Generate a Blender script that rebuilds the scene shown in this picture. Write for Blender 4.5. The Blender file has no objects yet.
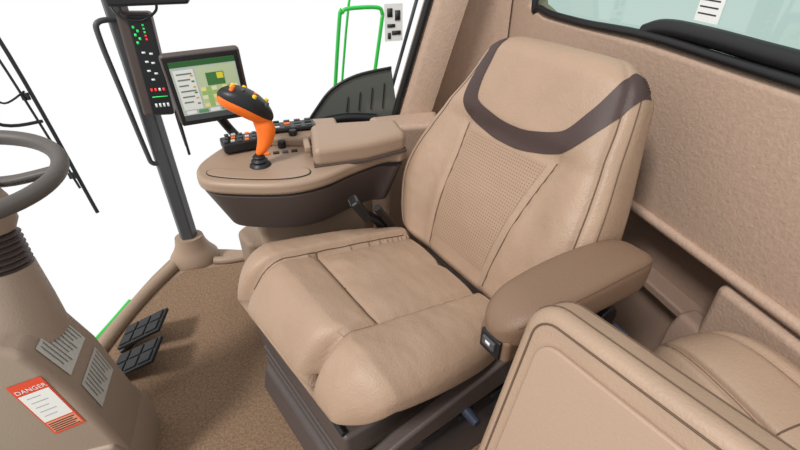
import bpy, bmesh, math
from mathutils import Vector, Matrix, noise
V=Vector
S=bpy.context.scene
S.view_settings.view_transform='Standard'
S.view_settings.look='None'
S.view_settings.gamma=.93
# ---------------------------------------------------------------- materials
def srgb(r,g,b):
    return tuple(((c/255)/12.92 if c/255<=.04045 else ((c/255+.055)/1.055)**2.4) for c in (r,g,b))+(1,)
MATS={}
def mat(name,col,rough=.5,bump=0,scale=200,metal=0,var=0,vscale=8,emis=0,spec=.5,perf=0,wr=0):
    if name in MATS: return MATS[name]
    m=bpy.data.materials.new(name);m.use_nodes=True
    nt=m.node_tree;b=nt.nodes['Principled BSDF']
    c=srgb(*col)
    b.inputs['Base Color'].default_value=c
    b.inputs['Roughness'].default_value=rough
    b.inputs['Metallic'].default_value=metal
    b.inputs['Specular IOR Level'].default_value=spec
    if emis:
        b.inputs['Emission Color'].default_value=c;b.inputs['Emission Strength'].default_value=emis
    tc=nt.nodes.new('ShaderNodeTexCoord')
    if var:
        n=nt.nodes.new('ShaderNodeTexNoise');n.inputs['Scale'].default_value=vscale;n.inputs['Detail'].default_value=5
        nt.links.new(tc.outputs['Object'],n.inputs['Vector'])
        r=nt.nodes.new('ShaderNodeValToRGB')
        r.color_ramp.elements[0].position=.3;r.color_ramp.elements[1].position=.7
        r.color_ramp.elements[0].color=tuple(x*(1-var) for x in c[:3])+(1,)
        r.color_ramp.elements[1].color=tuple(min(1,x*(1+var)) for x in c[:3])+(1,)
        nt.links.new(n.outputs['Fac'],r.inputs[0])
        nt.links.new(r.outputs[0],b.inputs['Base Color'])
    if perf:
        vo=nt.nodes.new('ShaderNodeTexVoronoi');vo.voronoi_dimensions='2D';vo.inputs['Randomness'].default_value=0
        vo.inputs['Scale'].default_value=perf
        nt.links.new(tc.outputs['UV'],vo.inputs['Vector'])
        r=nt.nodes.new('ShaderNodeValToRGB')
        r.color_ramp.elements[0].position=.14;r.color_ramp.elements[1].position=.26
        r.color_ramp.elements[0].color=tuple(x*.5 for x in c[:3])+(1,)
        r.color_ramp.elements[1].color=c
        nt.links.new(vo.outputs['Distance'],r.inputs[0]);nt.links.new(r.outputs[0],b.inputs['Base Color'])
    prev=None
    if wr:
        n=nt.nodes.new('ShaderNodeTexNoise');n.inputs['Scale'].default_value=14;n.inputs['Detail'].default_value=4;n.inputs['Distortion'].default_value=1.2
        nt.links.new(tc.outputs['Object'],n.inputs['Vector'])
        bp=nt.nodes.new('ShaderNodeBump');bp.inputs['Strength'].default_value=wr;bp.inputs['Distance'].default_value=.01
        nt.links.new(n.outputs['Fac'],bp.inputs['Height']);prev=bp;nt.links.new(bp.outputs[0],b.inputs['Normal'])
    if bump:
        n=nt.nodes.new('ShaderNodeTexNoise');n.inputs['Scale'].default_value=scale;n.inputs['Detail'].default_value=3
        nt.links.new(tc.outputs['Object'],n.inputs['Vector'])
        bp=nt.nodes.new('ShaderNodeBump');bp.inputs['Strength'].default_value=bump;bp.inputs['Distance'].default_value=.002
        if prev:nt.links.new(prev.outputs[0],bp.inputs['Normal'])
        nt.links.new(n.outputs['Fac'],bp.inputs['Height']);nt.links.new(bp.outputs[0],b.inputs['Normal'])
    MATS[name]=m;return m
LEA=mat('leather_tan',(162,137,117),.46,.6,240,var=.05,wr=.2,spec=.4)
LEAP=mat('leather_perforated',(159,134,114),.5,perf=125,spec=.35)
LEAB=mat('leather_backrest_pad',(164,140,120),.48,.6,240,var=.05,wr=.15,spec=.4)
BAND=mat('band_brown',(72,57,54),.5,.3,300,spec=.35)
SEAM=mat('seam',(98,78,62),.7)
ARM=mat('armrest_vinyl',(124,100,82),.46,.5,260,spec=.4)
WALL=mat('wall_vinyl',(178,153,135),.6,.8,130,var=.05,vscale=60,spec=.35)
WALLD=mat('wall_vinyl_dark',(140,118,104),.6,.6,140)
TRIM=mat('trim_plastic',(152,131,112),.55,.3,220)
CONS=mat('console_plastic',(156,133,114),.45,.35,220)
CDARK=mat('console_dark',(84,72,68),.48,.3,220)
COL=mat('column_plastic',(156,138,123),.52,.3,220)
BASE=mat('seatbase_plastic',(84,75,72),.5,.3,200)
BLK=mat('black_plastic',(28,28,30),.42,.2,200)
RUB=mat('pedal_rubber',(44,44,46),.6,.2,200,spec=.3)
DGR=mat('dark_grey_steel',(76,77,80),.5)
WHEEL=mat('wheel_rubber',(90,84,80),.5,.3,250)
GRN=mat('green_paint',(50,185,75),.35)
ORG=mat('orange_plastic',(238,115,24),.4)
YEL=mat('yellow_button',(245,200,40),.4)
WHT=mat('white_label',(228,228,225),.5)
SIL=mat('silver_label',(195,193,187),.4,var=.04,vscale=60)
TXT=mat('text_dark',(50,50,50),.6)
RED=mat('red_label',(220,75,45),.5)
CARP=mat('carpet_brown',(134,111,91),.95,1.0,420,var=.30,vscale=150,spec=.1)
BLU=mat('lever_slate',(52,58,74),.4)
MET=mat('bolt_metal',(160,160,165),.3,metal=.9)
# ---------------------------------------------------------------- helpers
def link(o,parent=None,m=None):
    bpy.context.collection.objects.link(o)
    if m is not None: o.data.materials.append(m)
    if parent: o.parent=parent
    return o
def grp(name,loc=(0,0,0),rz=0):
    e=bpy.data.objects.new(name,None);e.location=loc;e.rotation_euler=(0,0,rz);e.empty_display_size=.1
    bpy.context.collection.objects.link(e);return e
def mesh(name,vs,fs,m,parent=None,smooth=True,uv=None,ang=None):
    me=bpy.data.meshes.new(name);me.from_pydata([tuple(v) for v in vs],[],fs);me.update()
    bm=bmesh.new();bm.from_mesh(me)
    if not uv: bmesh.ops.recalc_face_normals(bm,faces=bm.faces)
    bm.to_mesh(me);bm.free()
    for p in me.polygons:p.use_smooth=smooth
    if ang: me.set_sharp_from_angle(angle=math.radians(ang))
    if uv:
        l=me.uv_layers.new(name='UVMap')
        for lp in me.loops:l.data[lp.index].uv=uv[lp.vertex_index]
    return link(bpy.data.objects.new(name,me),parent,m)
def bev(o,w,seg=3):
    if w>0:
        b=o.modifiers.new('b','BEVEL');b.width=w;b.segments=seg;b.limit_method='ANGLE';b.angle_limit=math.radians(25);b.harden_normals=True
    return o
def box(name,c,s,m,parent=None,bv=.005,rot=(0,0,0),taper=None):
    x,y,z=[k/2 for k in s]
    t=taper or (1,1)
    vs=[(-x,-y,-z),(x,-y,-z),(x,y,-z),(-x,y,-z),(-x*t[0],-y*t[1],z),(x*t[0],-y*t[1],z),(x*t[0],y*t[1],z),(-x*t[0],y*t[1],z)]
    fs=[(0,3,2,1),(4,5,6,7),(0,1,5,4),(1,2,6,5),(2,3,7,6),(3,0,4,7)]
    o=mesh(name,vs,fs,m,parent);o.location=c;o.rotation_euler=rot
    return bev(o,min(bv,min(s)*.45))
def prism(name,pts,a0,a1,m,parent=None,axis='z',bv=.006,pts1=None,seg=3):
    def mk(p,a):
        return {'z':(p[0],p[1],a),'y':(p[0],a,p[1]),'x':(a,p[0],p[1])}[axis]
    q=pts1 or pts;n=len(pts)
    vs=[mk(p,a0) for p in pts]+[mk(p,a1) for p in q]
    fs=[tuple(range(n)),tuple(range(n,2*n))]+[(i,(i+1)%n,n+(i+1)%n,n+i) for i in range(n)]
    return bev(mesh(name,vs,fs,m,parent),bv,seg)
def smoothpts(pts,n=6,closed=False):
    P=[V(p) for p in pts];out=[];N=len(P)
    rng=range(N if closed else N-1)
    for i in rng:
        if closed:a,b,c,d=P[i-1],P[i],P[(i+1)%N],P[(i+2)%N]
        else:a,b,c,d=P[max(i-1,0)],P[i],P[i+1],P[min(i+2,N-1)]
        for k in range(n):
            t=k/n;out.append(.5*((2*b)+(c-a)*t+(2*a-5*b+4*c-d)*t*t+(3*b-a-3*c+d)*t**3))
    if not closed:out.append(P[-1])
    return out
def tube(name,pts,r,m,parent=None,closed=False,smooth=0,res=4):
    if smooth:pts=smoothpts(pts,smooth,closed)
    c=bpy.data.curves.new(name,'CURVE');c.dimensions='3D';c.bevel_depth=r;c.bevel_resolution=res;c.use_fill_caps=True
    s=c.splines.new('POLY');s.points.add(len(pts)-1)
    for i,p in enumerate(pts):s.points[i].co=(p[0],p[1],p[2],1)
    s.use_cyclic_u=closed
    return link(bpy.data.objects.new(name,c),parent,m)
def cyl(name,p0,p1,r0,r1,m,parent=None,n=24,bv=0):
    p0=V(p0);p1=V(p1);d=(p1-p0);q=d.to_track_quat('Z','Y')
    vs=[];L=d.length
    for z,r in((0,r0),(L,r1)):
        for i in range(n):
            a=2*math.pi*i/n;vs.append(p0+q@V((r*math.cos(a),r*math.sin(a),z)))
    fs=[tuple(range(n)),tuple(range(n,2*n))]+[(i,(i+1)%n,n+(i+1)%n,n+i) for i in range(n)]
    return bev(mesh(name,vs,fs,m,parent,ang=40),bv,2)
def revolve(name,prof,p0,axis,m,parent=None,n=32,sx=1,sy=1):
    q=V(axis).to_track_quat('Z','Y');p0=V(p0);vs=[];fs=[]
    for r,z in prof:
        for i in range(n):
            a=2*math.pi*i/n;vs.append(p0+q@V((sx*r*math.cos(a),sy*r*math.sin(a),z)))
    for j in range(len(prof)-1):
        for i in range(n):fs.append((j*n+i,j*n+(i+1)%n,(j+1)*n+(i+1)%n,(j+1)*n+i))
    fs+= [tuple(range(n)),tuple(range((len(prof)-1)*n,len(prof)*n))]
    return mesh(name,vs,fs,m,parent,ang=50)
def quad(name,pts,m,parent=None):
    return mesh(name,pts,[(0,1,2,3)],m,parent,smooth=False)
def text(name,body,loc,rotm,size,m,parent=None,al='CENTER'):
    c=bpy.data.curves.new(name,'FONT');c.body=body;c.size=size;c.align_x=al;c.extrude=.0002;c.materials.append(m)
    o=bpy.data.objects.new(name,c);bpy.context.collection.objects.link(o)
    o.matrix_world=Matrix.Translation(loc)@rotm.to_4x4()
    if parent:o.parent=parent
    return o
def frame(xd,yd):
    x=V(xd).normalized();z=x.cross(V(yd)).normalized();y=z.cross(x)
    return Matrix((x,y,z)).transposed()
def loft(name,fn,nu,vlist,m,parent=None):
    vs=[];fs=[];nv=len(vlist)
    for v in vlist:
        for i in range(nu):vs.append(fn(2*math.pi*i/nu,v))
    for j in range(nv-1):
        for i in range(nu):fs.append((j*nu+i,j*nu+(i+1)%nu,(j+1)*nu+(i+1)%nu,(j+1)*nu+i))
    fs+=[tuple(range(nu)),tuple(range((nv-1)*nu,nv*nu))]
    return mesh(name,vs,fs,m,parent)
def interp(x,tab):
    if x<=tab[0][0]:return tab[0][1]
    for i in range(len(tab)-1):
        (a,b),(c,d)=tab[i],tab[i+1]
        if x<=c:
            m0=(d-b)/(c-a) if i==0 else (d-tab[i-1][1])/(c-tab[i-1][0])
            m1=(d-b)/(c-a) if i==len(tab)-2 else (tab[i+2][1]-b)/(tab[i+2][0]-a)
            h=c-a;t=(x-a)/h
            return (2*t**3-3*t*t+1)*b+(t**3-2*t*t+t)*h*m0+(-2*t**3+3*t*t)*d+(t**3-t*t)*h*m1
    return tab[-1][1]
def ss(a,b,x):
    t=max(0,min(1,(x-a)/(b-a)));return t*t*(3-2*t)
def gs(x,c,w):return math.exp(-((x-c)/w)**2)
def spow(v,p):return math.copysign(abs(v)**p,v)
def vl(n):return [min(1,max(0,.5-.5*math.cos(math.pi*i/n))) for i in range(n+1)]
def strip(name,S_,curve,m,parent,off=.0015,n=80,nt=6,uvs=False):
    vs=[];fs=[];uv=[]
    for i in range(n+1):
        t=i/n
        for k in range(nt+1):
            y,b=curve(t,-1+2*k/nt)
            p=S_(y,b);e=.003
            du=S_(y+e,b)-S_(y-e,b);dv=S_(y,min(.999,b+e))-S_(y,b-e)
            nn=du.cross(dv);nn.normalize()
            if nn.x+nn.z*1.0<0:nn=-nn
            vs.append(p+nn*off);uv.append((y,b*.66))
    for i in range(n):
        for k in range(nt):
            a=i*(nt+1)+k;fs.append((a,a+1,a+nt+2,a+nt+1))
    return mesh(name,vs,fs,m,parent,uv=uv if uvs else None)
def seam(name,S_,pts,parent,r=.0016,m=None,o=V((0,0,0))):
    return tube(name,[S_(p.x,p.y)+o for p in smoothpts([(a,b_,0) for a,b_ in pts],10)],r,m or SEAM,parent,res=2)
def wrk(x,y,s=16,a=.0022):
    return a*noise.noise(V((x*s,y*s,1.3)))+a*.4*noise.noise(V((x*s*3,y*s*2,4.1)))
# ================================================================ OPERATOR SEAT
YAW=math.radians(17)
seat=grp('operator_seat',(-.41,-.91,0),YAW)
RC=math.radians(27.5);HB=.662
UB=V((-math.sin(RC),0,math.cos(RC)));NB=V((math.cos(RC),0,math.sin(RC)))
CT=[(0,.115),(.25,.128),(.45,.142),(.66,.160),(1,.16)]
def BW(b):return interp(b,[(0,.25),(.12,.314),(.3,.346),(.5,.325),(.75,.276),(.9,.248),(1,.222)])
def BD(b):return interp(b,[(0,.065),(.3,.085),(.7,.080),(1,.062)])
def bend(b,w):
    f=1
    if b>1-w:f=math.sqrt(max(0,1-((b-1+w)/w)**2))
    if b<w*.5:f=min(f,math.sqrt(max(0,1-((w*.5-b)/(w*.5))**2)))
    return max(f,.02)
def bfront(y,b,W):
    a=abs(y)/W
    d=.036*ss(.48,.80,a)*interp(b,[(0,.6),(.35,1),(.62,.6),(.78,.08),(1,0)])
    d-=.007*gs(abs(y),interp(b,CT),.007)*(1-ss(.60,.66,b))
    d-=.005*gs(abs(y),W*.88,.007)
    d+=.014*gs(b,.28,.2)*(1-a*a)
    d+=.013*ss(.60,.68,b)*(1-a**4)
    d+=wrk(y,b,11,.0022)*(1-ss(.6,.8,b)*.6)
    return d
def bw2(b):return BW(b)*(bend(b,.12)*.38+.62 if b>.5 else 1)
def back(phi,b):
    W=bw2(b);D=BD(b)*bend(b,.10)
    c,s=math.cos(phi),math.sin(phi)
    y=W*spow(c,.6);d=D*spow(s,.6)
    if s>0:d+=bfront(y,b,W)*min(1,s*3)*bend(b,.1)
    return UB*(HB*b)+NB*(d -.06 +.02*b*b)+V((0,y,0))+V((0,0,.47))
def SB(y,b):
    W=bw2(b)
    q=min(1,abs(y)/W);c=math.copysign(q**(1/.6),y);c=max(-1,min(1,c))
    return back(math.acos(c),b)
loft('backrest',back,260,vl(150),LEA,seat)
strip('backrest_perforated_panel',SB,lambda t,k:(k*(interp(.10+t*.48,CT)-.018),.10+t*.48),LEAP,seat,off=.0009,n=60,nt=36,uvs=True)
bandc=smoothpts([(-.196,.965,0),(-.195,.88,0),(-.188,.76,0),(-.160,.670,0),(-.07,.632,0),(.0,.622,0),(.07,.632,0),(.155,.680,0),(.196,.78,0),(.218,.88,0),(.226,.955,0)],12)
def cband(t,k):
    x=t*(len(bandc)-1);i=min(int(x),len(bandc)-2);p=bandc[i].lerp(bandc[i+1],x-i)
    j0=max(0,i-4);j1=min(len(bandc)-1,i+5)
    tg=(bandc[j1]-bandc[j0]);tg=V((tg.x,tg.y*.66,0)).normalized()
    n=V((-tg.y,tg.x,0));h=.0245
    y=p.x+n.x*h*k;b=p.y+n.y*h*k/.66
    return y,min(.985,b)
strip('headrest_band',SB,cband,BAND,seat,off=.002,n=120,nt=8)
for sgn in(-1,1):
    seam('back_seam',SB,[(sgn*interp(b,CT),b) for b in(.05,.12,.2,.28,.35,.42,.5,.56,.60)],seat,r=.0018,o=NB*.0012)
    seam('back_side_seam',SB,[(sgn*BW(b)*.88,b) for b in(.05,.2,.35,.5,.65,.8,.9)],seat,o=NB*.001)
    tube('flank_seam',[back(0.30 if sgn>0 else math.pi-.30,b) for b in [.05+.9*i/30 for i in range(31)]],.0016,SEAM,seat,res=2)
# cushion ---------------------------------------------------------
LC=.522
def CW(x):return interp(x,[(0,.25),(.3,.290),(.75,.306),(.92,.292),(1,.265)])
def cuz(x):return .480+.090*min(x/.8,1)-.055*max(0,(x-.78)/.22)**2
YA,YB,YM=-.195,.120,-.035
XI=.62
def ctop(y,x,W):
    d=0
    ins=ss(YA-.004,YA+.014,y)*(1-ss(YB-.014,YB+.004,y))
    d-=.012*ins*(1-ss(XI-.03,XI+.01,x))
    d-=.004*ins*ss(XI-.03,XI+.01,x)
    g=.013
    d-=g*gs(y,YA,.009)+g*gs(y,YB,.009)
    d-=.012*gs(x,XI,.015)*ins
    d-=.008*gs(y,YM,.007)*ins*(1-ss(XI-.03,XI,x))
    if x<XI and YA<y<YB:
        c=(YA+YM)/2 if y<YM else (YM+YB)/2
        d+=.008*(1-((y-c)/.08)**2)*ss(0,.12,XI-x)
        d+=.0012*math.sin(y*95+x*4)*gs(x,XI-.06,.05)
    if ins<.5:
        c=(YA-.30)/2 if y<YM else (YB+.30)/2
        d+=.020*max(0,1-((y-c)/.095)**2)
    if ins>.5 and x>XI:d+=.012*max(0,1-((x-.82)/.2)**2)*max(0,1-((y-(YA+YB)/2)/.17)**2)**.5
    d+=wrk(x*.5,y,15,.0026)
    return d
def cush(phi,x):
    e=1
    if x>.84:e=math.sqrt(max(0,1-((x-.84)/.16)**2))
    if x<.05:e=.5+.5*x/.05
    W=CW(x)*(.86+.14*e);Hh=max(.006,interp(x,[(0,.068),(.5,.060),(1,.048)])*e)
    c,s=math.cos(phi),math.sin(phi)
    y=W*spow(c,.5);d=Hh*spow(s,.6)
    if s>0:d+=ctop(y,x,W)*min(1,s*2.5)*min(1,e*1.3)
    Lx=LC*(1-.085*ss(.5,1,x)*(gs(y,YA,.016)*.5+gs(y,YB,.022)) - .03*ss(.6,1,x)*ss(.22,.30,abs(y)) -.23*y*ss(.2,1,x))
    return V((x*Lx-.01,y,cuz(x)-.053+d))
def SC(y,x):
    e=1
    if x>.84:e=math.sqrt(max(0,1-((x-.84)/.16)**2))
    if x<.05:e=.5+.5*x/.05
    W=CW(x)*(.86+.14*e);q=min(1,abs(y)/W);c=math.copysign(q**(1/.5),y)
    return cush(math.acos(max(-1,min(1,c))),x)
loft('seat_cushion',cush,300,vl(180),LEA,seat)
UZ=V((0,0,.001))
for yy in(YA,YB):
    seam('cushion_seam',SC,[(yy,x) for x in(.08,.2,.3,.45,.6,.7,.8,.9,.97)],seat,o=UZ)
seam('cushion_seam',SC,[(YA+(YB-YA)*t,XI) for t in(0,.12,.25,.37,.5,.62,.75,.87,1)],seat,o=UZ)
seam('cushion_seam',SC,[(YM,x) for x in(.08,.2,.3,.4,.5,XI)],seat,o=UZ)
# seat pan + frame
prism('seat_pan',[(-.02,-.26),(.42,-.27),(.40,.23),(-.02,.22)],.39,.435,BLK,seat,bv=.01)
prism('side_frame',[(-.12,.46),(.05,.41),(.20,.375),(.36,.335),(.42,.31),(.41,.285),(.36,.28),(.20,.30),(.02,.32),(-.14,.38)],.245,.285,CDARK,seat,axis='y',bv=.01)
prism('side_frame_far',[(-.05,.40),(.38,.36),(.38,.33),(-.08,.35)],-.262,-.235,CDARK,seat,axis='y',bv=.006)
for y in(.17,-.17):box('slide_rail',(.2,y,.365),(.44,.03,.03),BLK,seat)
box('mechanism_block',(.25,0,.365),(.30,.30,.05),BLK,seat)
for i in range(5):
    box('mechanism_part',(.43,-.18+.08*i,.362),(.05,.035,.03),BLK if i%2 else RUB,seat,bv=.004)
tube('tilt_bar',[(.45,-.20,.352),(.465,-.05,.348),(.45,.2,.345)],.008,BLK,seat,smooth=5)
cyl('release_lever',(.33,.27,.28),(.44,.30,.275),.008,.007,BLK,seat)
prism('lower_link',[(.36,.24),(.40,.26),(.06,.30),(-.1,.30),(-.1,.26)],.235,.255,BLK,seat,axis='y',bv=.005)
for i in range(3):
    box('adjuster_tab',(.26-.11*i,.262,.265+.004*i),(.05,.03,.018),RUB,seat,bv=.004)
cyl('lever_grip',(.16,.28,.30),(.16,.325,.30),.014,.012,BLU,seat,bv=.003)
cyl('lever_grip',(.02,.28,.32),(.02,.325,.325),.014,.012,BLU,seat,bv=.003)
cyl('pivot_bolt',(.395,.285,.30),(.395,.292,.30),.010,.010,MET,seat)
# suspension base
prism('suspension_upper',[(-.20,-.27),(.50,-.285),(.455,.21),(-.20,.21)],.25,.34,BASE,seat,bv=.012)
for i in range(6):
    z=.12+.022*i;k=.012*(i%2)
    prism('bellows_ring',[(-.18-k,-.255-k),(.485+k,-.27-k),(.44+k,.19+k),(-.18-k,.19+k)],z,z+.02,BASE,seat,bv=.006,seg=2)
prism('base_plinth',[(-.26,-.29),(.53,-.29),(.48,.26),(-.26,.26)],.014,.13,BASE,seat,bv=.02,pts1=[(-.25,-.275),(.51,-.28),(.46,.24),(-.25,.24)])
# armrest (near side)
def armf(phi,t):
    e=max(.03,math.sqrt(max(0,1-(2*abs(t-.5))**7)))
    hw=interp(t,[(0,.052),(.5,.062),(1,.054)])*e;hh=interp(t,[(0,.052),(.6,.044),(1,.040)])*e
    c,s=math.cos(phi),math.sin(phi)
    z=.69+interp(t,[(0,-.005),(.4,.008),(.8,0),(1,-.02)])
    return V((-.205+.405*t,.385+hw*spow(c,.45)-.03*t,z+hh*spow(s,.5)))
loft('armrest_pad',armf,64,vl(48),ARM,seat)
tube('armrest_seam',[armf(.55,t) for t in [.06+.88*i/24 for i in range(25)]],.0014,SEAM,seat,res=2)
prism('armrest_bracket',[(-.15,.50),(-.12,.65),(.10,.65),(.17,.64),(.14,.61),(0,.585),(-.06,.47)],.345,.385,BLK,seat,axis='y',bv=.008)
cyl('armrest_pivot',(-.13,.24,.55),(-.13,.40,.55),.035,.035,BLK,seat,bv=.006)
box('switch_housing',(.168,.355,.635),(.05,.078,.062),ARM,seat,bv=.012)
box('switch_bezel',(.195,.355,.635),(.01,.052,.047),BLK,seat,bv=.004)
box('switch_rocker',(.201,.355,.640),(.008,.032,.022),DGR,seat,bv=.003)
box('rocker_mark',(.2055,.355,.642),(.001,.012,.008),WHT,seat,bv=0)
cyl('armrest_knob',(-.06,.44,.60),(-.06,.475,.60),.018,.016,BLU,seat,bv=.004)
def shell(phi,b):
    p=back(phi,b);c=UB*(HB*b)+NB*(-.075)+V((0,0,.47))
    return c+ (p-c)*.93+NB*(-.028)
loft('backrest_shell',shell,80,[.08+.84*t for t in vl(40)],CDARK,seat)
# ================================================================ CONSOLE
con=grp('armrest_console')
top=[(.235,-1.345),(.245,-1.27),(.215,-1.205),(.12,-1.16),(.0,-1.13),(-.10,-1.145),(-.20,-1.20),(-.30,-1.245),(-.38,-1.26),(-.38,-1.50),(-.1,-1.55),(.10,-1.52),(.17,-1.45)]
sm=[(p.x,p.y) for p in smoothpts([(a,b,0) for a,b in top],5,True)]
cx,cy=-.07,-1.33
ins=lambda k:[(cx+(x-cx)*k,cy+(y-cy)*k) for x,y in sm]
prism('console_top',sm,.665,.705,CONS,con,bv=.014,seg=4)
prism('console_body',ins(.80),.53,.662,CDARK,con,bv=.012,pts1=ins(.975))
prism('console_seam',ins(.965),.655,.67,BLK,con,bv=.002)
prism('console_neck',[(.06,-1.42),(.12,-1.36),(.10,-1.27),(-.25,-1.26),(-.25,-1.48),(0,-1.5)],.014,.55,TRIM,con,bv=.02)
prism('console_skirt',[(.13,-1.52),(.20,-1.44),(.16,-1.34),(-.1,-1.34),(-.1,-1.52)],.014,.38,TRIM,con,bv=.02)
lid=[(-.085,-1.20),(-.10,-1.40),(-.38,-1.38),(-.38,-1.245),(-.24,-1.205)]
prism('storage_lid',lid,.70,.765,CONS,con,bv=.022,seg=5)
prism('lid_gasket',[(x,y) for x,y in lid],.70,.71,CDARK,con,bv=.002)
box('lid_latch',(-.078,-1.30,.735),(.02,.07,.02),CONS,con,bv=.006)
prism('raised_pod',[(-.08,-1.36),(.05,-1.40),(.07,-1.50),(-.09,-1.53),(-.2,-1.52),(-.2,-1.42)],.70,.735,CONS,con,bv=.012)
box('keypad',(-.05,-1.455,.742),(.14,.085,.012),BLK,con,bv=.004,rot=(.12,0,0))
for i in range(4):
    for j in range(3):
        k=(i*3+j)%5
        box('key',(-.10+.034*i,-1.432-.024*j,.751),(.02,.014,.006),[DGR,BLK,ORG,DGR,SIL][k] if (i+j)%2 else DGR,con,bv=.002,rot=(.12,0,0))
cyl('rotary_knob',(.045,-1.40,.705),(.045,-1.40,.73),.018,.015,BLK,con,bv=.003)
cyl('rotary_knob',(-.045,-1.395,.735),(-.045,-1.395,.752),.014,.012,BLK,con,bv=.003)
cyl('rotary_knob',(-.005,-1.375,.705),(-.005,-1.375,.728),.013,.011,BLK,con,bv=.003)
box('keypad_front',(.115,-1.41,.722),(.12,.09,.03),BLK,con,bv=.006,rot=(.1,0,.2))
for i in range(5):
    for j in range(3):
        box('key_front',(.075+.021*i,-1.385-.025*j,.7405),(.013,.015,.006),[DGR,ORG,DGR,SIL][(i+2*j)%4],con,bv=.002,rot=(.1,0,.2))
for i in range(4):
    box('mode_button',(-.04+.028*i,-1.335,.7065),(.018,.014,.006),[BLK,DGR,BLK,ORG][i],con,bv=.002)
tr_=[(.205,-1.235),(.11,-1.185),(.0,-1.155),(-.065,-1.165),(-.06,-1.205),(.02,-1.21),(.13,-1.245),(.20,-1.275)]
prism('tray_pad',[(p.x,p.y) for p in smoothpts([(a,b,0) for a,b in tr_],4,True)],.702,.709,CONS,con,bv=.003)
tube('tray_gap',[V((p.x,p.y,.706)) for p in smoothpts([(a,b,0) for a,b in tr_],6,True)],.0018,BLK,con,closed=True)
# ================================================================ JOYSTICK
joy=grp('joystick')
revolve('boot',[(.032,0),(.030,.006),(.022,.012),(.024,.018),(.017,.024),(.018,.03),(.012,.036)],(.065,-1.265,.703),(0,0,1),BLK,joy)
def jh(phi,t):
    c=V((.063-.030*math.sin(t*2.6),-1.265-.02*t,.735+.115*t))
    r=interp(t,[(0,.012),(.3,.019),(.7,.024),(1,.020)])*max(.1,math.sqrt(max(0,1-(2*abs(t-.5))**8)))
    return c+V((r*math.cos(phi)*1.15,r*math.sin(phi),0))
loft('handle',jh,28,vl(24),ORG,joy)
ja=V((.008,-1.29,.832));jb=V((.140,-1.285,.922))
def jhead(phi,t,k=1,o=0):
    c=ja.lerp(jb,t)+V((0,0,.014*math.sin(math.pi*t)));e=max(.05,math.sqrt(max(0,1-(2*abs(t-.5))**3)))
    d=(jb-ja).normalized();sd=V((0,1,0));n=d.cross(sd)
    if n.z<0:n=-n
    hw=interp(t,[(0,.036),(.5,.046),(1,.036)])*e*k;hh=interp(t,[(0,.028),(.5,.032),(1,.026)])*e*k
    return c+sd*(hw*spow(math.cos(phi),.8))+n*(hh*spow(math.sin(phi),.8)+o)
loft('head',lambda p,t:jhead(p,t),36,vl(28),BLK,joy)
loft('head_lower_trim',lambda p,t:jhead(p,.04+t*.92,.99,-.009),36,vl(28),ORG,joy)
hd=(jb-ja).normalized();hn=V((-hd.z,0,hd.x))
for i,(t,s,m_) in enumerate([(.2,-.015,YEL),(.2,.018,DGR),(.40,.0,ORG),(.42,.026,YEL),(.60,-.014,YEL),(.62,.016,DGR),(.8,.0,YEL),(.8,.02,ORG)]):
    c=ja.lerp(jb,t)+V((0,s,0))+V((0,0,.014*math.sin(math.pi*t)))
    cyl('thumb_button',c+hn*.018,c+hn*(.034),.007,.0055,m_,joy,n=16,bv=.0015)
# ================================================================ MONITOR
mon=grp('touchscreen_monitor')
MX=(frame((-1,-.10,.035),(0,.12,1)))
mc=V((.178,-1.45,.885))
def mp(x,y,z=0):return mc+MX@V((x,y,z))
def mbox(name,cx_,cy_,w,h,d,z,m,bv=.004):
    o=box(name,(0,0,0),(w,h,d),m,mon,bv);o.matrix_world=Matrix.Translation(mp(cx_,cy_,z))@MX.to_4x4();return o
mbox('housing',0,0,.218,.220,.03,-.017,CDARK,.012)
mbox('bezel',0,0,.205,.210,.006,.0,BLK,.004)
def scr(name,x0,y0,x1,y1,z,m):
    return quad(name,[mp(x0,y0,z),mp(x1,y0,z),mp(x1,y1,z),mp(x0,y1,z)],m,mon)
E=lambda n,c:mat(n,c,.4,emis=.35)
scr('screen',-.090,-.090,.090,.090,.0035,E('scr_bg',(165,175,168)))
scr('screen_header',-.090,.074,.090,.090,.004,E('scr_g',(40,90,45)))
scr('screen_left',-.084,-.055,-.03,.066,.004,E('scr_w',(200,203,198)))
scr('screen_map',-.025,-.055,.086,.070,.004,E('scr_map',(168,182,150)))
for i in range(7):
    for j in range(5):
        k=(i*5+j*3+i*j)%4
        scr('field_cell',-.023+.0152*i,-.053+.0125*j,-.023+.0152*(i+1)-.001,-.053+.0125*(j+1)-.001,.0043,E('scr_f%d'%k,[(205,200,130),(140,170,105),(196,204,165),(165,184,130)][k]))
scr('screen_machine',.0,.012,.05,.050,.0047,E('scr_m',(60,110,60)))
scr('screen_cab',.03,.03,.048,.048,.005,E('scr_y',(200,190,60)))
scr('screen_footer',-.090,-.090,.090,-.072,.004,E('scr_d',(70,75,78)))
for i in range(6):
    scr('screen_line',-.078,.052-.017*i,-.036-.008*(i%3),.056-.017*i,.0045,E('scr_l',(90,105,100)))
    scr('screen_value',-.042,.045-.017*i,-.034,.050-.017*i,.0045,E('scr_v%d'%(i%2),[(200,150,40),(60,120,70)][i%2]))
for i in range(5):
    scr('screen_tile',-.080+.034*i,-.069,-.052+.034*i,-.058,.0045,E('scr_t%d'%(i%2),[(205,208,208),(90,140,95)][i%2]))
tube('mount_arm',[(.17,-1.47,.79),(.15,-1.49,.74),(.12,-1.47,.70)],.014,BLK,mon,smooth=5)
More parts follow.
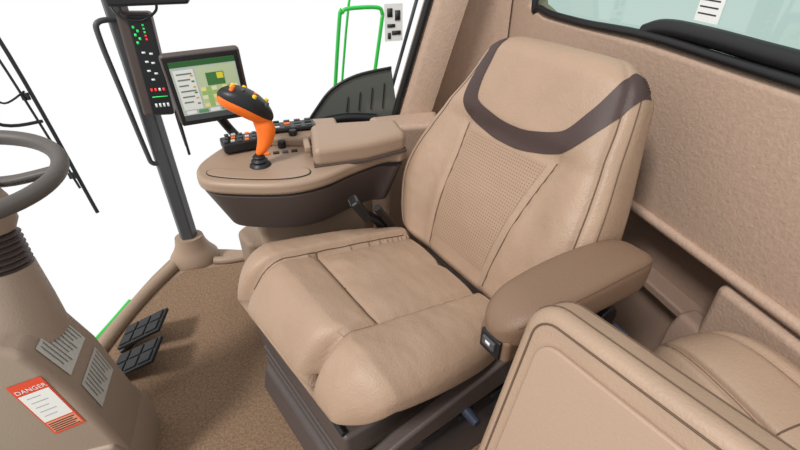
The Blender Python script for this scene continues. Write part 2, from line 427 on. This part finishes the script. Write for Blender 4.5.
# ================================================================ BUCKLE
bk=grp('seat_belt_buckle')
bx=frame((.5,.1,.85),(0,1,0))
o=box('buckle_body',(0,0,0),(.085,.050,.026),BLK,bk,.008);o.matrix_world=Matrix.Translation((-.195,-1.105,.605))@bx.to_4x4()
o=box('release_button',(0,0,0),(.018,.034,.028),DGR,bk,.004);o.matrix_world=Matrix.Translation((-.179,-1.102,.632))@bx.to_4x4()
tube('stalk',[(-.22,-1.115,.57),(-.255,-1.135,.53),(-.29,-1.16,.46)],.015,BLK,bk,smooth=5)
tube('belt_strap',[(-.245,-1.105,.60),(-.275,-1.125,.545),(-.31,-1.16,.47)],.012,BLK,bk,smooth=5)
# ================================================================ STEERING COLUMN + WHEEL
st=grp('steering_column')
prism('column_shroud',[(.575,.565),(.53,.42),(.497,.17),(.505,0),(.80,0),(.80,.60),(.62,.60)],-.99,-.80,COL,st,axis='y',bv=.018,seg=4)
prism('foot_cover',[(.515,.22),(.490,.14),(.488,0),(.84,0),(.84,.22)],-1.0,-.79,COL,st,axis='y',bv=.012)
n0=V((.650,-.92,.5));n1=V((.618,-1.01,.90));ax=(n1-n0).normalized()
def nk(t):return n0.lerp(n1,t)
revolve('neck',[(.105,0),(.092,.08),(.075,.17)],nk(.05),ax,COL,st,sx=1.0,sy=1.0)
prof=[]
for i in range(7):
    z=i*.012;prof+=[(.075-.0015*i,z),(.065-.0015*i,z+.006)]
revolve('bellows',prof,nk(.46),ax,CDARK,st)
revolve('upper_hub_cover',[(.060,0),(.068,.02),(.062,.07),(.045,.10),(.03,.115)],nk(.66),ax,COL,st)
wh=grp('steering_wheel')
wc=V((.66,-1.045,.865));wn=V((-.10,.06,1)).normalized();wq=wn.to_track_quat('Z','Y')
ring=[wc+wq@V((.185*math.cos(a),.185*math.sin(a),0)) for a in [2*math.pi*i/72 for i in range(72)]]
tube('rim',ring,.0175,WHEEL,wh,closed=True,res=8)
revolve('hub',[(.05,-.03),(.052,.0),(.045,.012),(.02,.017)],wc-wn*.02,wn,WHEEL,wh)
for a in(185,305,65):
    a=math.radians(a)
    P=[wc-wn*.02+wq@V((.03*math.cos(a),.03*math.sin(a),0)),wc-wn*.018+wq@V((.10*math.cos(a),.10*math.sin(a),0)),wc+wq@V((.18*math.cos(a),.18*math.sin(a),0))]
    tube('spoke',P,.012,WHEEL,wh,smooth=5)
    tube('spoke_edge',[p+wn.cross(V((math.cos(a),math.sin(a),0)))*.012 for p in P],.008,WHEEL,wh,smooth=5)
lab=grp('danger_label')
ps=[(.635,.485),(.565,.50),(.540,.325),(.610,.305)]
def li(u,v,o):
    a=V((ps[0][0],0,ps[0][1])).lerp(V((ps[1][0],0,ps[1][1])),u);b=V((ps[3][0],0,ps[3][1])).lerp(V((ps[2][0],0,ps[2][1])),u)
    p=a.lerp(b,v);return V((p.x,-.7985+o,p.z))
def lq(n,u0,v0,u1,v1,o,m):quad(n,[li(u0,v0,o),li(u1,v0,o),li(u1,v1,o),li(u0,v1,o)],m,lab)
lq('label_card',0,0,1,1,0,RED)
lq('label_white',.05,.20,.95,.74,.0006,WHT)
for i in range(5):
    v=.79+.038*i;lq('label_line',.08,v,.90-.1*(i%2),v+.018,.0006,TXT)
lq('label_footer',.05,.76,.95,.97,.0004,mat('label_peach',(225,150,120),.5))
for i in range(5):
    v=.27+.09*i;lq('label_pict',.2,v,.6+.1*(i%2),v+.012,.001,mat('lblgrey',(170,170,168),.6))
text('label_title','DANGER',li(.53,.165,.001),frame((ps[1][0]-ps[0][0],0,ps[1][1]-ps[0][1]),(0.03,0,1)),.016,WHT,lab)
pl=grp('instruction_plate')
def slope(y,t,o=0.002):
    if t<.38: p=V((.575,y,.565)).lerp(V((.53,y,.42)),t/.38)
    else: p=V((.53,y,.42)).lerp(V((.497,y,.17)),(t-.38)/.62)
    return p+V((-o,0,o*.3))
for (t0,t1) in((.05,.31),(.40,.63)):
    quad('plate',[slope(-.95,t0),slope(-.95,t1),slope(-.835,t1),slope(-.835,t0)],SIL,pl)
    for i in range(9):
        y0=-.944+.0118*i
        quad('plate_text',[slope(y0,t0+.02,.003),slope(y0,t1-.03-.02*(i%3),.003),slope(y0+.003,t1-.03-.02*(i%3),.003),slope(y0+.003,t0+.02,.003)],mat('plgrey',(125,125,122),.6),pl)
# pedals
pd=grp('brake_pedals')
for k,(x,y) in enumerate(((.575,-1.205),(.575,-1.345))):
    Rm=Matrix.Rotation(-.15,3,'Z')@Matrix.Rotation(.45,3,'Y')
    o=box('pedal_pad',(0,0,0),(.18,.11,.014),BLK,pd,.005);o.matrix_world=Matrix.Translation((x,y,.085))@Rm.to_4x4()
    for i in range(3):
        for j in range(2):
            o=box('pedal_rib',(0,0,0),(.048,.043,.006),RUB,pd,.003);o.matrix_world=Matrix.Translation(V((x,y,.085))+Rm@V((-.056+.056*i,-.025+.050*j,.009)))@Rm.to_4x4()
    tube('pedal_arm',[(x+.02,y,.055),(x+.06,y+.01,.03),(x+.09,y+.02,.014)],.012,BLK,pd,smooth=4)
# ================================================================ PILLAR + DISPLAY
pil=grp('windshield_pillar')
prism('post',[(.430,-1.885),(.485,-1.885),(.497,-1.855),(.48,-1.815),(.435,-1.815),(.421,-1.855)],.02,1.9,DGR,pil,bv=.006)
revolve('post_boot',[(.10,-.0),(.098,.03),(.078,.06),(.064,.09),(.056,.13)],(.458,-1.845,0),(0,0,1),TRIM,pil,sx=1.05,sy=.9)
dp=grp('cornerpost_display')
box('casing',(.400,-1.785,.885),(.105,.05,.345),CDARK,dp,.012,rot=(0,-.04,0))
box('display_face',(.383,-1.757,.885),(.072,.01,.33),BLK,dp,.004,rot=(0,-.04,0))
def dot(x,z,w,h,m,n='segment'):
    box(n,(.383+x,-1.7515,.885+z),(w,.002,h),m,dp,0)
eg=mat('led_green',(50,190,95),.4,emis=.8);er=mat('led_red',(210,50,50),.4,emis=.8);ew=mat('led_white',(190,198,198),.4,emis=.5)
for i in range(5):
    dot(.018-.010*(i%2),.13-.012*i,.007,.008,eg);dot(-.012,.135-.011*i,.006,.006,eg if i<3 else er)
for i,(x,z) in enumerate([(.01,.05),(-.012,.045),(.008,.02),(-.01,.015),(.01,-.01),(-.01,-.02),(.005,-.04)]):
    dot(x,z,.011,.006,ew)
for i in range(4):
    dot(.02-.013*i,-.075,.007,.010,er if i!=2 else ew);dot(.02-.013*i,-.13,.007,.013,ew)
dot(.0,-.10,.05,.003,eg)
oh=grp('overhead_display')
box('screen_housing',(.33,-1.74,1.13),(.24,.05,.10),BLK,oh,.01)
box('screen_bracket',(.44,-1.80,1.12),(.05,.09,.04),BLK,oh,.006)
tube('cable',[(.46,-1.78,1.10),(.43,-1.74,1.05),(.37,-1.74,1.035),(.32,-1.74,1.06),(.31,-1.74,1.09)],.004,BLK,oh,smooth=6)
gh=grp('grab_handle')
tube('bar',[(.45,-1.82,1.03),(.505,-1.78,1.03),(.515,-1.775,.98),(.510,-1.79,.8),(.502,-1.81,.56),(.495,-1.815,.51),(.465,-1.83,.50)],.009,DGR,gh,smooth=6)
# wipers
wp=grp('windshield_wiper')
tube('blade',[(1.16,-2.28,1.42),(1.01,-2.25,.95),(.87,-2.10,.17)],.008,BLK,wp,smooth=8)
tube('blade_spine',[(1.185,-2.27,1.42),(1.045,-2.23,.95),(.90,-2.11,.3)],.005,BLK,wp,smooth=8)
tube('arm',[(1.14,-2.0,.75),(1.06,-2.1,.62),(.95,-2.17,.60)],.007,BLK,wp,smooth=6)
tube('hose',[(1.14,-2.0,.8),(1.07,-2.1,.76),(1.03,-2.12,.70),(.98,-2.2,.72)],.004,BLK,wp,smooth=6)
for z in(.35,.7,1.0):
    box('blade_clip',(.905+.17*(z-.25),-2.13-.12*(z-.25)*1.2,z),(.03,.012,.03),BLK,wp,.003)
w2=grp('side_wiper')
tube('blade',[(.365,-1.95,.80),(.39,-2.0,.65),(.40,-2.05,.43)],.006,BLK,w2,smooth=6)
tube('blade_backing',[(.375,-1.96,.80),(.40,-2.01,.65),(.405,-2.055,.47)],.004,BLK,w2,smooth=6)
# ================================================================ FLOOR
fo=[(-1.05,.7),(-1.05,-1.78),(.10,-1.80),(.36,-1.90),(.53,-1.92),(.62,-1.80),(.70,-1.62),(.78,-1.42),(.85,-1.2),(.88,-.9),(.88,.7)]
fsm=fo[:2]+[(p.x,p.y) for p in smoothpts([(a,b,0) for a,b in fo[2:10]],5)]+[fo[10]]
prism('floor',fsm,-.06,0,TRIM,None,bv=.008)
mt=[(-1.0,.65),(-1.0,-1.72),(.15,-1.74),(.36,-1.74),(.50,-1.74),(.60,-1.60),(.68,-1.42),(.76,-1.15),(.80,-.9),(.80,.65)]
msm=mt[:2]+[(p.x,p.y) for p in smoothpts([(a,b,0) for a,b in mt[2:9]],5)]+[mt[9]]
prism('floor_mat',msm,.0005,.014,CARP,None,bv=.004)
tube('trim_1',[V((p[0],p[1],.012)) for p in [(.18,-1.78),(.30,-1.775),(.37,-1.79)]],.018,TRIM,None,smooth=6)
tube('trim_2',[V((p[0],p[1],.012)) for p in [(.54,-1.80),(.64,-1.62),(.72,-1.42),(.80,-1.16),(.84,-.9)]],.026,TRIM,None,smooth=8)
gf=grp('green_chassis')
tube('frame_rail',[(.72,-1.68,-.050),(.765,-1.58,-.055),(.835,-1.41,-.055),(.905,-1.2,-.06),(.95,-.9,-.06)],.012,GRN,gf,smooth=8)
box('step_plate',(1.0,-.7,-.10),(.3,1.0,.02),GRN,gf,.004)
# ================================================================ WALLS
wr=grp('wall_rear')
prism('mid_panel',[(-1.78,.615),(.7,.615),(.7,1.025),(-.6,1.035),(-1.0,1.042),(-1.5,1.03),(-1.6,1.055),(-1.63,1.8),(-1.78,1.8)],-1.03,-.95,WALL,wr,axis='x',bv=.02,seg=4)
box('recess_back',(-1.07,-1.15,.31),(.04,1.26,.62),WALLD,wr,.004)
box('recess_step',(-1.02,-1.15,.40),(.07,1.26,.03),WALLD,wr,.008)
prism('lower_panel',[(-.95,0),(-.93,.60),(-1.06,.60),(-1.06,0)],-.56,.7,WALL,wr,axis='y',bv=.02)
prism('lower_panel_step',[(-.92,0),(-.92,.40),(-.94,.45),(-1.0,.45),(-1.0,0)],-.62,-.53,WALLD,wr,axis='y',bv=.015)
tube('ledge_lip',[(-.945,-1.7,.625),(-.945,-1.0,.625),(-.945,-.4,.625),(-.945,.7,.625)],.014,WALL,wr)
wn_=grp('window_1')
tube('seal',[(-.955,-1.59,1.75),(-.955,-1.58,1.10),(-.955,-1.53,1.045),(-.955,-1.3,1.04),(-.955,-1.0,1.055),(-.955,-.6,1.048),(-.955,.65,1.038)],.012,BLK,wn_,smooth=8)
tube('seal_inner',[(-.972,-1.04,1.058),(-.972,-.98,1.078),(-.972,-.85,1.082),(-.972,-.5,1.075),(-.972,.65,1.065)],.022,BLK,wn_,smooth=8)
gm=bpy.data.materials.new('tinted_glass');gm.use_nodes=True;nt=gm.node_tree;nt.nodes.clear()
ou=nt.nodes.new('ShaderNodeOutputMaterial');mx=nt.nodes.new('ShaderNodeMixShader');tr=nt.nodes.new('ShaderNodeBsdfTransparent');gl=nt.nodes.new('ShaderNodeBsdfGlossy')
tr.inputs[0].default_value=(.52,.67,.62,1);gl.inputs['Roughness'].default_value=.03;mx.inputs[0].default_value=.08
nt.links.new(tr.outputs[0],mx.inputs[1]);nt.links.new(gl.outputs[0],mx.inputs[2]);nt.links.new(mx.outputs[0],ou.inputs[0])
quad('glass',[(-.975,-1.6,1.03),(-.975,.7,1.03),(-.975,.7,1.75),(-.975,-1.6,1.75)],gm,wn_)
quad('glass_label',[(-.972,-.905,1.11),(-.972,-.84,1.11),(-.972,-.84,1.22),(-.972,-.905,1.22)],WHT,wn_)
for i in range(5):
    z=1.125+.014*i;quad('glass_label_line',[(-.9715,-.90,z),(-.9715,-.85,z),(-.9715,-.85,z+.003),(-.9715,-.90,z+.003)],TXT,wn_)
# right rear corner
wl=grp('wall_right')
def xf(z):return -.49-.31*(z-.58) if z>.3 else -.403
zs=[0,.3,.6,.85,1.1,1.4,1.8]
cols=[lambda z:(xf(z)+.015,-1.80),lambda z:(xf(z),-1.745),lambda z:(xf(z)-.02,-1.725),lambda z:(xf(z)-.12,-1.715),lambda z:(xf(z)-.135,-1.755),lambda z:(min(xf(z)-.15,-.70),-1.785),lambda z:(-.90,-1.775),lambda z:(-.94,-1.72)]
vs=[];fs=[]
for z in zs:
    for c in cols:
        x,y=c(z);vs.append((max(x,-.945),y,z))
for z in zs:
    for c in cols:
        x,y=c(z);vs.append((max(x,-.945),-1.83,z))
nc=len(cols);N=nc*len(zs)
for j in range(len(zs)-1):
    for i in range(nc-1):
        a=j*nc+i;fs.append((a,a+1,a+nc+1,a+nc));fs.append((N+a,N+a+nc,N+a+nc+1,N+a+1))
    fs.append((j*nc,(j+1)*nc,N+(j+1)*nc,N+j*nc))
mesh('corner_trim',vs,fs,WALL,wl,ang=50)
tube('window_seal',[(xf(z)+.022,-1.76,z) for z in(.55,.7,.9,1.1,1.4)],.014,BLK,wl)
tube('window_seal_outer',[(xf(z)+.055,-1.80,z) for z in(.55,.7,.9,1.1,1.4)],.007,DGR,wl)
prism('sill_panel',[(.05,0),(.05,.50),(-.15,.60),(-.42,.62),(-.42,0)],-1.80,-1.76,TRIM,wl,axis='y',bv=.01)
prism('corner_shelf',[(-.36,-1.74),(-.40,-1.60),(-.62,-1.58),(-.66,-1.74)],.0,.64,WALL,wl,bv=.02)
w2g=grp('window_2')
g2=[(-.10,.60),(-.16,.68),(-.23,.755),(-.33,.80),(-.47,.82),(-.50,.60)]
prism('dark_quarter_panel',g2,-1.775,-1.765,mat('dark_glass',(105,108,104),.15),w2g,axis='y',bv=.002)
tube('panel_edge',[(x,-1.76,z) for x,z in [(-.08,.585),(-.16,.62),(-.27,.635),(-.40,.62)]],.02,BLK,w2g,smooth=6)
tube('panel_rim',[(x,-1.765,z) for x,z in g2[:5]],.006,BLK,w2g,smooth=6)
for i in range(4):
    x=-.28-.05*i;tube('louver',[(x,-1.762,.66),(x-.01,-1.762,.72+.014*i)],.002,RUB,w2g)
sg=grp('escape_sign')
quad('card',[(-.445,-1.76,.92),(-.515,-1.76,.92),(-.515,-1.76,1.05),(-.445,-1.76,1.05)],WHT,sg)
for (x,z,w,h) in((-.465,1.02,.02,.03),(-.495,1.01,.02,.035),(-.47,.975,.03,.012),(-.49,.95,.035,.015),(-.462,.94,.012,.022)):
    box('pictogram',(x,-1.7585,z),(w,.001,h),TXT,sg,0)
hr=grp('handrail')
tube('outer_rail',[(-.27,-2.2,.30),(-.285,-2.2,.50),(-.345,-2.2,.93),(-.36,-2.2,.96),(-.39,-2.2,.975),(-.52,-2.2,.975),(-.545,-2.2,.95),(-.54,-2.2,.90),(-.48,-2.2,.55),(-.46,-2.2,.30)],.009,GRN,hr,smooth=5)
tube('inner_rail',[(-.32,-2.3,.40),(-.41,-2.3,.98),(-.45,-2.3,1.01),(-.58,-2.3,1.01)],.006,GRN,hr,smooth=4)
tube('rung',[(-.30,-2.2,.60),(-.49,-2.2,.60)],.007,GRN,hr)
# ================================================================ INSTRUCTOR SEAT (flipped up cushion)
bs=grp('instructor_seat')
A=V((-.350,-.452,.808));B=V((-.460,-.14,.808));DN=V((.185,.10,-.62)).normalized()
ex=(B-A).normalized();ez=(-DN).cross(ex).normalized()
if ez.x<0:ez=-ez
ey=-DN
def bp(x,y,z):return A+ex*x+ey*y+ez*z
Wd=.46;Hd=.62;Tk=.09
def roundrect(x0,y0,x1,y1,r,n=6):
    out=[]
    for cx_,cy_,a0 in((x1-r,y1-r,0),(x0+r,y1-r,90),(x0+r,y0+r,180),(x1-r,y0+r,270)):
        for i in range(n+1):
            a=math.radians(a0+90*i/n);out.append((cx_+r*math.cos(a),cy_+r*math.sin(a)))
    return out
def rslab(name,x0,y0,x1,y1,r,z0,z1,m,er,n=8,k=6):
    rings=[]
    for j in range(k+1):
        a=math.pi/2*j/k;rings.append((er*(1-math.sin(a)),z0+er*(1-math.cos(a))))
    for j in range(k+1):
        a=math.pi/2*j/k;rings.append((er*(1-math.cos(a)),z1-er*(1-math.sin(a))))
    vs=[];fs=[]
    for ins_,z in rings:
        rr=roundrect(x0+ins_,y0+ins_,x1-ins_,y1-ins_,max(.003,r-ins_),n)
        vs+=[bp(x,y,z) for x,y in rr]
    N=len(roundrect(0,0,1,1,.1,n))
    for j in range(len(rings)-1):
        for i in range(N):fs.append((j*N+i,j*N+(i+1)%N,(j+1)*N+(i+1)%N,(j+1)*N+i))
    fs+=[tuple(range(N)),tuple(range((len(rings)-1)*N,len(rings)*N))]
    return mesh(name,vs,fs,m,bs,ang=60)
rslab('flip_cushion',0,-Hd,Wd,0,.055,-Tk,0,LEAB,.022)
rslab('underside_panel',.04,-Hd+.03,Wd-.035,-.05,.035,-.005,.008,mat('panel_vinyl',(166,141,122),.55,.3,220),.005)
tube('cushion_piping',[bp(x,y,.0005) for x,y in roundrect(.022,-Hd+.02,Wd-.022,-.022,.035)],.0018,SEAM,bs,closed=True)
tube('edge_seam',[bp(x,y,-.068) for x,y in roundrect(-.0006,-Hd,Wd,0.0006,.055)],.0015,SEAM,bs,closed=True)
tube('edge_seam_front',[bp(x,y,-.026) for x,y in roundrect(-.0006,-Hd,Wd,0.0006,.055)],.0015,SEAM,bs,closed=True)
def bb(phi,t):
    e=max(.05,math.sqrt(max(0,1-(2*abs(t-.5))**6)))
    c,s=math.cos(phi),math.sin(phi)
    g=.012*gs(phi,1.05,.06)+.010*gs(phi,1.75,.06)
    return V((-.770+(.130-g)*spow(c,.6)*e,-.50+.65*t,.45+ (.175-g)*spow(s,.6)*e+.008*math.sin(6*t)))
loft('backrest_pad',bb,160,vl(60),LEAB,bs)
for ph in(1.05,1.75):
    tube('backrest_seam',[bb(ph,t) for t in [.03+.94*i/30 for i in range(31)]],.0016,SEAM,bs)
tube('backrest_seam_front',[bb(math.radians(30)+math.radians(90)*i/20,.42) for i in range(-8,22)],.0016,SEAM,bs)
box('seat_plinth',(-.62,-.08,.147),(.46,.46,.266),BASE,bs,.02)
# ================================================================ LIGHT + WORLD + CAMERA
w=bpy.data.worlds.new('World');S.world=w;w.use_nodes=True
bg=w.node_tree.nodes['Background'];bg.inputs[0].default_value=(1,1,1,1);bg.inputs[1].default_value=1.0
sun=bpy.data.lights.new('sun','SUN');sun.energy=2.5;sun.angle=math.radians(11);sun.color=(1,.985,.96)
so=bpy.data.objects.new('sun',sun);bpy.context.collection.objects.link(so)
so.rotation_euler=V((-.68,-.42,-.95)).to_track_quat('-Z','Y').to_euler()
a=math.radians(16);th=math.radians(34)
F=V((-math.sin(a)*math.cos(th),-math.cos(a)*math.cos(th),-math.sin(th)));R=V((-math.cos(a),math.sin(a),0));U=R.cross(F)
cam=bpy.data.cameras.new('camera');cam.sensor_width=36;cam.lens=450/800*36;cam.clip_start=.02
co=bpy.data.objects.new('camera',cam);bpy.context.collection.objects.link(co)
co.matrix_world=Matrix.Translation((0,0,1.3))@Matrix((R,U,-F)).transposed().to_4x4()
S.camera=co
